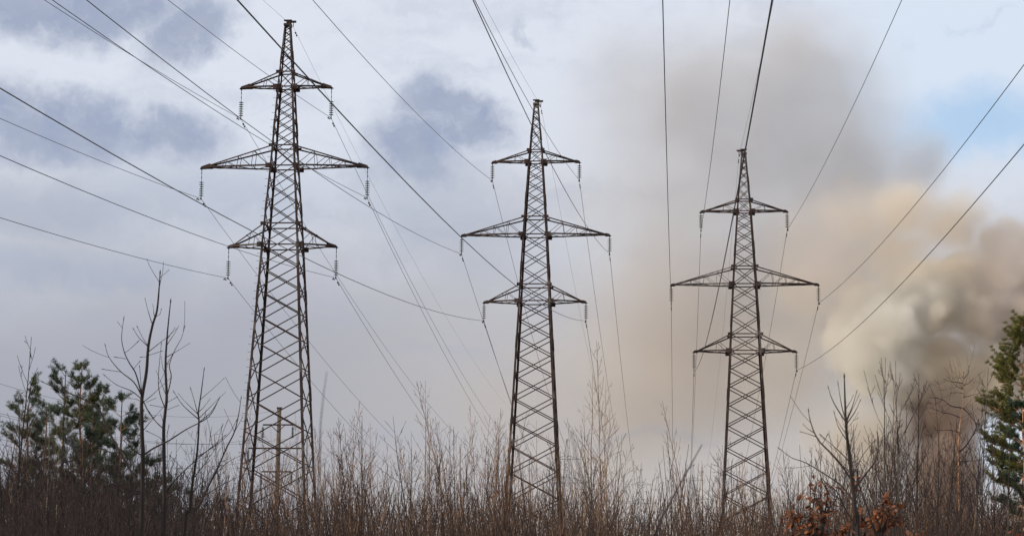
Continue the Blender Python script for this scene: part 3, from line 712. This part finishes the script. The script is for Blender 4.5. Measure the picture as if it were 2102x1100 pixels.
# gnarled old pine without needles
S1t = [(1010, 1095), (1005, 1000), (1000, 900), (1000, 760), (998, 640), (1010, 520), (1022, 440), (1020, 360), (1025, 300)]
S1 = [([(1020, 350), (990, 345), (955, 340), (930, 330)], .016), ([(1018, 380), (985, 360), (950, 320)], .013), ([(1022, 330), (1045, 300), (1050, 270)], .012), ([(1022, 360), (1050, 350), (1068, 330)], .010), ([(1020, 400), (990, 395), (960, 398)], .010), ([(1025, 310), (1010, 325), (985, 322)], .008),
      ([(1015, 470), (960, 460), (920, 430), (860, 420)], .018), ([(1010, 520), (960, 500), (910, 490), (860, 470)], .018), ([(1000, 590), (960, 580), (910, 580)], .014), ([(1000, 690), (1040, 650), (1080, 580), (1095, 530)], .026), ([(1060, 620), (1100, 560)], .010),
      ([(1000, 735), (1060, 730), (1110, 730)], .016), ([(1018, 470), (1050, 500), (1080, 540), (1110, 560)], .016), ([(1022, 420), (1060, 410), (1100, 400)], .012), ([(920, 430), (890, 450), (850, 445)], .010)]
drawn_tree('gnarled_tree', 'gnarled leafless tree with pinkish trunk and flat twiggy top before the brown smoke', 62, 1550, 640, 2.391, S1t, S1, .058, M_FLESH, M_DKT, 6, 6.5, .006, None, (.25, .9), .9, .88, 1.0)
# thin shoots close to the camera, far out of focus
for lab, Y, pts in (('blurred slanting bare twig close to the camera, left of the right pylon', 7.5, [(1335, 1120), (1360, 1060), (1392, 1000), (1420, 950), (1441, 912)]),
                    ('blurred upright bare twig close to the camera, right of the left pylon', 5.6, [(652, 1120), (655, 980), (658, 870), (664, 810), (671, 762)]),
                    ('blurred faint twig close to the camera, right of the middle pylon', 3.4, [(1222, 1120), (1205, 1020), (1186, 950), (1173, 885)])):
    w = [at(px, py, Y) for px, py in pts]; w = [Vector((w[0].x - (w[1].x-w[0].x)*6, w[0].y, ground_z(w[0].x, w[0].y)))] + w
    b = MB(); b.tube(w, [q*(1.9 if Y > 7 else .85) for q in (.0030, .0024, .0020, .0016, .0012, .0008)], 8)
    tag(b.build('twig', M_DKT, None, True), lab, 'twig')

# ---------------------------------------------------------------- pines
def mat_needles(name, c1, c2, c3):
    m, g, b = material(name, .55); co = g.coord('Object')
    c = g.mix(g.rng(g.noise(co, 1.6, 3, .5), .35, .65), c1, c2); c = g.mix(g.rng(g.noise(co, .6, 2, .5), .5, .7), c, c3)
    g.put(b.inputs['Base Color'], c); return m
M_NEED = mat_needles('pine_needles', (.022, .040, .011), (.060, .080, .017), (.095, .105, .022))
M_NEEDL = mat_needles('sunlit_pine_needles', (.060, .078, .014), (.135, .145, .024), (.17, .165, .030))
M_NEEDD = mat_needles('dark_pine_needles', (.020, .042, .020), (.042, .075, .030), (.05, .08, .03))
def tuft(rnd, mb, c, d, R, n, w):
    for _ in range(n):
        v = Vector((rnd.gauss(0, 1), rnd.gauss(0, 1), rnd.gauss(0, 1))).normalized(); v = (v*.8 + d*.7 + Vector((0, 0, .25))).normalized()
        s_ = v.cross(Vector((rnd.random(), rnd.random(), rnd.random()+.01))).normalized()*w
        o = c + Vector((rnd.uniform(-1, 1), rnd.uniform(-1, 1), rnd.uniform(-.5, .5)))*R*.45; e = o + v*R*rnd.uniform(.6, 1.1); i = len(mb.v)
        mb.v += [o - s_, o + s_, e + s_*.5, e - s_*.5]; mb.f.append((i, i+1, i+2, i+3))
def pine(name, seed, H, r, crown0, spread, bm, nm, nwh=14, curve=(0, 0), side=None, tuftR=.15, tn=20, dense=1.0, w=.0065, gap=.25):
    rnd = random.Random(seed); root = empty(name, (0, 0, 0)); tb, nb_, fb = MB(), MB(), MB()
    pts = []; k = 22
    for i in range(k):
        t = i/(k-1); pts.append(Vector((curve[0]*sin(t*PI*1.1)*H + mnoise.noise(Vector((t*3, seed, 0)))*.25, curve[1]*t*t*H, -.2 + t*(H+.2))))
    rad = [max(.014, r*(1 - .88*(i/(k-1))**.9)) for i in range(k)]
    tb.tube(pts, rad, 9)
    for wv in range(nwh):
        t = crown0 + (1-crown0)*(wv + rnd.uniform(0, .5))/nwh
        j = min(k-2, int(t*(k-1))); q = pts[j].lerp(pts[j+1], t*(k-1)-j)
        u = (t-crown0)/(1-crown0); L0 = spread*(1-u)**.55*(.55 + .45*min(1, u*4)) + .25
        for b_ in range(rnd.choice((3, 4, 4, 5))):
            if rnd.random() < gap: continue
            a = rnd.uniform(0, 2*PI)
            if side and rnd.random() < .75: a = side + rnd.gauss(0, .6)
            L = L0*rnd.uniform(.55, 1.2); d0 = Vector((cos(a), sin(a), rnd.uniform(.0, .5) + u*.5))
            bp = grow_path(rnd, q, d0, L, 6, .02 if u < .5 else .06, .12); br = [max(.006, rad[j]*.42*(1-.8*i/6)) for i in range(7)]
            nb_.tube(bp, br, 5)
            for s_ in range(max(2, int(L*5.0*dense))):
                f = rnd.uniform(.3, 1.0); jj = min(5, int(f*6)); p = bp[jj].lerp(bp[jj+1], f*6-jj)
                dd = (bp[jj+1]-bp[jj]).normalized(); dd = (dd + Vector((rnd.gauss(0, .7), rnd.gauss(0, .7), rnd.uniform(.0, .6)))).normalized(); l2 = rnd.uniform(.15, .5)*(.6+.4*L)
                tp = grow_path(rnd, p, dd, l2, 3, .1, .15); nb_.tube(tp, [.008, .007, .006, .004], 3, False)
                for c in tp[1:]:
                    tuft(rnd, fb, c, dd, tuftR*rnd.uniform(.8, 1.25), tn, w)
            tuft(rnd, fb, bp[-1], d0.normalized(), tuftR, tn, w)
    tr = tb.build('trunk', bm, root, True); nb_.build('branches', bm, root); fb.build('needles', nm, root); root['h'] = H
    return root
def put_pine(o, px, top, Y, label, group=None, rz=0, sx=1.0):
    b_ = at(px, 1230, Y); gz = ground_z(b_.x, b_.y); s_ = (at(px, top, Y).z - gz)/o['h']
    o.location = (b_.x, b_.y, gz); o.scale = (s_*sx, s_*sx, s_); o.rotation_euler = (0, 0, rz); return tag(o, label, 'pine tree', group)
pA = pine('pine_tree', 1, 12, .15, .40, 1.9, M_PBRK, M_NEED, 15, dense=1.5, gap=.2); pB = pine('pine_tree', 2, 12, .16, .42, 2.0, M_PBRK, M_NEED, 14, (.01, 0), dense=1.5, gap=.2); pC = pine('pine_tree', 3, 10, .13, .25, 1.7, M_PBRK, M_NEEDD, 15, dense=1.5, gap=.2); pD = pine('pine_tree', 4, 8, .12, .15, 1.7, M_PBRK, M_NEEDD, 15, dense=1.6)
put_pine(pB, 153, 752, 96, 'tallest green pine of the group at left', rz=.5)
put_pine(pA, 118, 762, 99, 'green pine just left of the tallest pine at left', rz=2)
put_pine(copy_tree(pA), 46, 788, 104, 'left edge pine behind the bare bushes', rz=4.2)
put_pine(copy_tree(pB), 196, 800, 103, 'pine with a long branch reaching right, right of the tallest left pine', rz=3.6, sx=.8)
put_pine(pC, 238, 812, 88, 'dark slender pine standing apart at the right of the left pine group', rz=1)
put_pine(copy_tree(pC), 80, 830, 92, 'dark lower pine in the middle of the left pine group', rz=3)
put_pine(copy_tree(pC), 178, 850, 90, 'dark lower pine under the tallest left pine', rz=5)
put_pine(pD, 292, 950, 84, 'small rounded young pine behind the tallest dark bare tree', rz=1)
put_pine(copy_tree(pD), 244, 935, 86, 'small young pine left of the rounded one, low behind the bushes', rz=2.5)
put_pine(copy_tree(pD), 340, 985, 82, 'small young pine behind the trunk with three upright rods', rz=4)
put_pine(copy_tree(pD), 395, 1015, 88, 'low young pine showing over the undergrowth left of the left pylon', rz=5.1)
put_pine(copy_tree(pD), 452, 1030, 92, 'low young pine beside the left foot of the left pylon', rz=.2)
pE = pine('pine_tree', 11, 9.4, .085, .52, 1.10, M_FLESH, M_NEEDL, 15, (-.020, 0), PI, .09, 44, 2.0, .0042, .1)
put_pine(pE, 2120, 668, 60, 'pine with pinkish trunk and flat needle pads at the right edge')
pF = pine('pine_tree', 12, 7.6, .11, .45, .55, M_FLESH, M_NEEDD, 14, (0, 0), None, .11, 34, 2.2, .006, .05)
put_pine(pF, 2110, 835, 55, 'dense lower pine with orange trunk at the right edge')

# the pine wood goes on beyond the left edge and shades that end of the thicket
wv, wf, wm = [], [], []; r5 = random.Random(9)
wmesh = bpy.data.meshes.new('pine_wood'); parts_ = [c.data for c in pA.children] + [c.data for c in pC.children]
for me_ in (M_PBRK, M_NEEDD): wmesh.materials.append(me_)
for i in range(16):
    Y = 24 + i*4.6 + r5.uniform(-1.5, 1.5); X = at(-60, 1230, Y).x - 4.5 - r5.uniform(0, 5); hh = r5.uniform(9.5, 12)/(12 if i % 2 else 10); an = r5.uniform(0, 6)
    for dm in (parts_[:3] if i % 2 else parts_[3:]):
        i0 = len(wv); mi = 1 if dm.name.startswith('needles') else 0
        for v_ in dm.vertices:
            c_ = v_.co; wv.append((X + (c_.x*cos(an) - c_.y*sin(an))*hh*1.3, Y + (c_.x*sin(an) + c_.y*cos(an))*hh*1.3, c_.z*hh))
        for p_ in dm.polygons: wf.append(tuple(i0 + q for q in p_.vertices)); wm.append(mi)
wmesh.from_pydata(wv, [], wf); wmesh.polygons.foreach_set('material_index', wm); wmesh.update()
wo_ = bpy.data.objects.new('pine_wood', wmesh); COL.objects.link(wo_); tag(wo_, 'pine wood carrying on beyond the left edge', 'wood', None, 'stuff')

# ---------------------------------------------------------------- young oaks that kept their brown leaves
m, g_, bb = material('dry_oak_leaves', .6); oi = g_.coord('Object')
cc = g_.mix(g_.rng(g_.noise(oi, 9, 2, .5), .35, .65), (.07, .024, .012), (.38, .135, .048)); g_.put(bb.inputs['Base Color'], cc); M_LEAF = m
tr_ = g_.n.new('ShaderNodeBsdfTranslucent'); g_.put(tr_.inputs[0], cc); ms = g_.n.new('ShaderNodeMixShader'); ms.inputs[0].default_value = .3
g_.l.new(bb.outputs[0], ms.inputs[1]); g_.l.new(tr_.outputs[0], ms.inputs[2]); g_.l.new(ms.outputs[0], g_.n['Material Output'].inputs[0])
def oak(label, Y, base, sprays, seed):
    rnd = random.Random(seed); b0 = at(base, 1230, Y); root = tag(empty('oak_sapling', (b0.x, b0.y, 0)), label, 'oak'); st, lf = MB(), MB()
    top = at(base, 1130, Y) - root.location; st.tube([(0, 0, -.1), (0, 0, top.z*.5), top], [.03, .026, .02], 6)
    for (x0, y0, x1, y1, n, sp) in sprays:
        n = int(n*1.35); sp *= .8
        a = at(x0, y0, Y) - root.location; b = at(x1, y1, Y + rnd.uniform(-.5, .5)) - root.location
        mid = a.lerp(b, .5) + Vector((rnd.gauss(0, .05), rnd.gauss(0, .1), rnd.gauss(.04, .04)))
        st.tube([top, top.lerp(a, .5) + Vector((0, 0, .05)), a, mid, b], [.014, .010, .008, .006, .003], 5)
        for _ in range(n):
            t = rnd.random(); c = a.lerp(b, t) + Vector((rnd.gauss(0, sp), rnd.gauss(0, sp*1.2), rnd.gauss(-.02, sp)))
            st.tube([a.lerp(b, max(0, t-.1)), c], [.003, .0018], 3, False)
            L = rnd.uniform(.055, .105); ax_ = Vector((rnd.gauss(0, .7), rnd.gauss(0, .7), rnd.gauss(-.5, .5))).normalized(); sd = ax_.cross(Vector((rnd.random()-.5, rnd.random()-.5, rnd.random()))).normalized(); nn = ax_.cross(sd)
            fold = rnd.uniform(.3, 1.1); outl = [(0, 0), (.2, .12), (.32, .30), (.42, .22), (.58, .38), (.68, .26), (.84, .28), (1, 0)]
            i = len(lf.v); curl = rnd.uniform(-.35, .35)
            for t_, w_ in outl: lf.v.append(c + ax_*L*t_ + nn*L*curl*t_*t_)
            for sg in (-1, 1):
                i2 = len(lf.v)
                for t_, w_ in outl: lf.v.append(c + ax_*L*t_ + sd*(sg*w_*L*cos(fold)) + nn*(w_*L*sin(fold) + L*curl*t_*t_))
                for j in range(len(outl)-1): lf.f.append((i+j, i+j+1, i2+j+1, i2+j))
    st.build('stems', M_DKB, root); lf.build('leaves', M_LEAF, root)
oak('young oak with a cluster of dark brown dry leaves right of the right pylon foot', 24, 1685, [(1665, 1080, 1678, 985, 22, .045), (1690, 1070, 1668, 1000, 26, .06), (1690, 1060, 1712, 1000, 14, .05), (1700, 1010, 1690, 980, 6, .04), (1660, 1060, 1620, 1050, 14, .05), (1680, 1085, 1640, 1090, 22, .05), (1700, 1100, 1660, 1080, 26, .055), (1720, 1100, 1735, 1075, 18, .05), (1655, 1075, 1610, 1060, 12, .05)], 5)
oak('young oak with orange brown dry leaves, the right one of the two oaks', 25, 1805, [(1790, 1075, 1770, 1055, 26, .05), (1800, 1060, 1815, 1035, 24, .055), (1810, 1040, 1824, 1008, 14, .04), (1820, 1065, 1850, 1060, 16, .05), (1800, 1090, 1812, 1085, 18, .045), (1790, 1100, 1782, 1090, 10, .04), (1830, 1045, 1835, 1030, 10, .05), (1762, 990, 1758, 978, 4, .03)], 6)
oak('low young oak whose brown leaves just reach the bottom edge at right', 24, 1880, [(1880, 1105, 1890, 1092, 22, .05), (1865, 1110, 1870, 1098, 10, .04), (2085, 1100, 2090, 1085, 5, .04)], 7)

# ---------------------------------------------------------------- smoke: a dense plume and the thin veil drifting from it
DS = 900.0
def at_far(px, py, D=DS):
    a, e = (px - 1388) / 4600, (1235 - py) / 4600
    return Vector((D * a, D, EYE + D * e))
def smoke(name, origin, blobs, depth, nsc, label, anis, dmul, colmix, steps, warp, grow=1.12, D=900.0):
    KS = D / 4600.0 * 100; o_ = at_far(*origin, D)
    root = None
    # hull round the billows
    hull = MB()
    for (px, py, rx, ry, d, yo) in blobs:
        c = ((px - origin[0]) / 100, yo, (origin[1] - py) / 100); n, mm = 20, 12; i0 = len(hull.v)
        for j in range(mm + 1):
            th = PI * j / mm
            for i in range(n):
                ph = 2*PI*i/n; hull.v.append(Vector((c[0] + rx*grow/100*math.sin(th)*math.cos(ph), c[1] + depth*grow*math.sin(th)*math.sin(ph), c[2] + ry*grow/100*math.cos(th))))
        for j in range(mm):
            for i in range(n):
                a = i0 + j*n + i; b = i0 + j*n + (i+1) % n; hull.f.append((a, a+n, b+n, b))
    m = bpy.data.materials.new(name + '_volume'); m.use_nodes = True; t = m.node_tree; t.nodes.clear(); g = G(t)
    P = g.coord('Object')
    wv = g.v('SCALE', g.v('SUBTRACT', g.noise(P, nsc, 5, 0.55, col=True), (.5, .5, .5)), sc=warp)
    if name == 'smoke_plume':      # billows: rounded cells in two sizes push the surface in and out
        def cells(sc):
            v = g.n.new('ShaderNodeTexVoronoi'); v.feature = 'SMOOTH_F1'; g.put(v.inputs['Vector'], g.v('ADD', P, g.v('SCALE', wv, sc=.5))); v.inputs['Scale'].default_value = sc; v.inputs['Smoothness'].default_value = .5; return v.outputs['Distance']
        bil = g.m('ADD', g.m('MULTIPLY', cells(1.0), .50), g.m('MULTIPLY', cells(2.6), .26))
    Q = g.v('ADD', P, wv)
    dens = None
    for (px, py, rx, ry, d, yo) in blobs:
        c = ((px - origin[0]) / 100, yo, (origin[1] - py) / 100)
        q = g.v('MULTIPLY', g.v('SUBTRACT', Q, c), (100/rx, 1/depth, 100/ry))
        L_ = g.v('LENGTH', q)
        f = g.rng(L_, 1.0, 0.25, 0.0, d) if name == 'smoke_veil' else g.rng(g.m('ADD', L_, bil), 1.10, .90, 0.0, d) if d > .6 else g.rng(g.m('ADD', L_, g.m('MULTIPLY', bil, .8)), 1.15, .35, 0.0, d)
        dens = f if dens is None else g.m('MAXIMUM', dens, f)
    n2 = g.rng(g.noise(Q, nsc*1.1, 3, 0.5), 0.25, 0.7, 0.35, 1.25)
    dens = g.m('MULTIPLY', g.m('MULTIPLY', dens, n2), dmul)
    pv = g.n.new('ShaderNodeVolumePrincipled'); g.put(pv.inputs['Density'], dens); pv.inputs['Anisotropy'].default_value = anis
    g.put(pv.inputs['Color'], colmix(g, P, Q, origin))
    mo = g.n.new('ShaderNodeOutputMaterial'); g.l.new(pv.outputs[0], mo.inputs['Volume'])
    m.cycles.volume_step_rate = steps
    me = hull.mesh(name, m)
    tmp = bpy.data.objects.new('tmp', me); COL.objects.link(tmp)
    md = tmp.modifiers.new('r', 'REMESH'); md.mode = 'VOXEL'; md.voxel_size = 0.22
    me2 = bpy.data.meshes.new_from_object(tmp.evaluated_get(bpy.context.evaluated_depsgraph_get()))
    bpy.data.objects.remove(tmp)
    me2.materials.clear(); me2.materials.append(m)
    ob = bpy.data.objects.new(name, me2); COL.objects.link(ob); ob.location = o_; ob.scale = (KS, KS, KS)
    return tag(ob, label, 'smoke')
def blob(g, Q, origin, px, py, rx, ry, rot=0, soft=.5):
    c = ((px - origin[0]) / 100, 0.0, (origin[1] - py) / 100)
    q = g.v('MULTIPLY', g.v('SUBTRACT', Q, c), (100/rx, 0, 100/ry))
    return g.rng(g.v('LENGTH', q), 1+soft, 1-soft)
def plume_col(g, P, Q, og):
    c = g.mix(g.rng(g.noise(Q, 0.8, 3, .5), .3, .7), (.925, .825, .685), (.96, .895, .785))
    cream = g.m('MAXIMUM', blob(g, Q, og, 1800, 750, 140, 150, 0, .45), blob(g, Q, og, 1870, 645, 120, 80, 0, .6))
    c = g.mix(cream, c, (.995, .975, .915))
    c = g.mix(g.m('MAXIMUM', blob(g, Q, og, 1930, 860, 75, 90, 0, .6), blob(g, Q, og, 1950, 990, 120, 120, 0, .6)), c, (.52, .42, .36))
    c = g.mix(blob(g, Q, og, 1950, 740, 60, 90, 0, .7), c, (.88, .78, .63))
    c = g.mix(g.m('MAXIMUM', blob(g, Q, og, 2110, 580, 90, 200, 0, .6), blob(g, Q, og, 1690, 510, 70, 80, 0, .6)), c, (.91, .84, .78))
    return c
PLUME = [(1935, 1010, 110, 260, 1.0, 0), (1945, 860, 110, 150, 1.0, 0), (1805, 720, 180, 180, 1.0, -.15), (1875, 630, 200, 150, 1.0, 0.1), (2020, 620, 230, 200, .9, .3), (1915, 770, 150, 150, .9, .1),
         (1770, 450, 190, 140, .30, .3), (1865, 430, 170, 110, .45, .2), (1950, 470, 170, 120, .55, .1), (1850, 540, 210, 150, .50, .3), (2060, 540, 190, 150, .8, .2), (2130, 660, 170, 260, .8, .4), (2030, 780, 120, 140, .8, .2),
         (1690, 560, 170, 190, .24, -.3), (1640, 760, 220, 210, .14, .2), (1800, 890, 210, 210, .5, .3)]
smoke('smoke_plume', (1900, 700), PLUME, 1.25, 0.75, 'dense cream and brown smoke plume rising behind the trees at right', 0.0, 0.20, plume_col, .65, 0.9, 1.1, 880.0)
VEIL = [(1455, 280, 380, 350, .9, 0), (1640, 150, 260, 210, .8, .4), (1700, 330, 250, 240, 1.0, 0), (1500, 640, 430, 330, .8, .3), (1690, 560, 200, 220, 1.1, -.6), (1330, 800, 480, 220, .5, 0), (1900, 330, 120, 90, .5, 0)]
def veil_col(g, P, Q, og):
    return g.mix(g.rng(g.sep(P)[2], 1.5, -4.5), (.80, .79, .785), (.87, .80, .715))
smoke('smoke_veil', (1500, 450), VEIL, 1.9, 0.33, 'thin grey smoke veil drifting up behind the middle and right pylons', 0.0, 0.037, veil_col, 1.0, 2.4, 1.0, 1120.0)
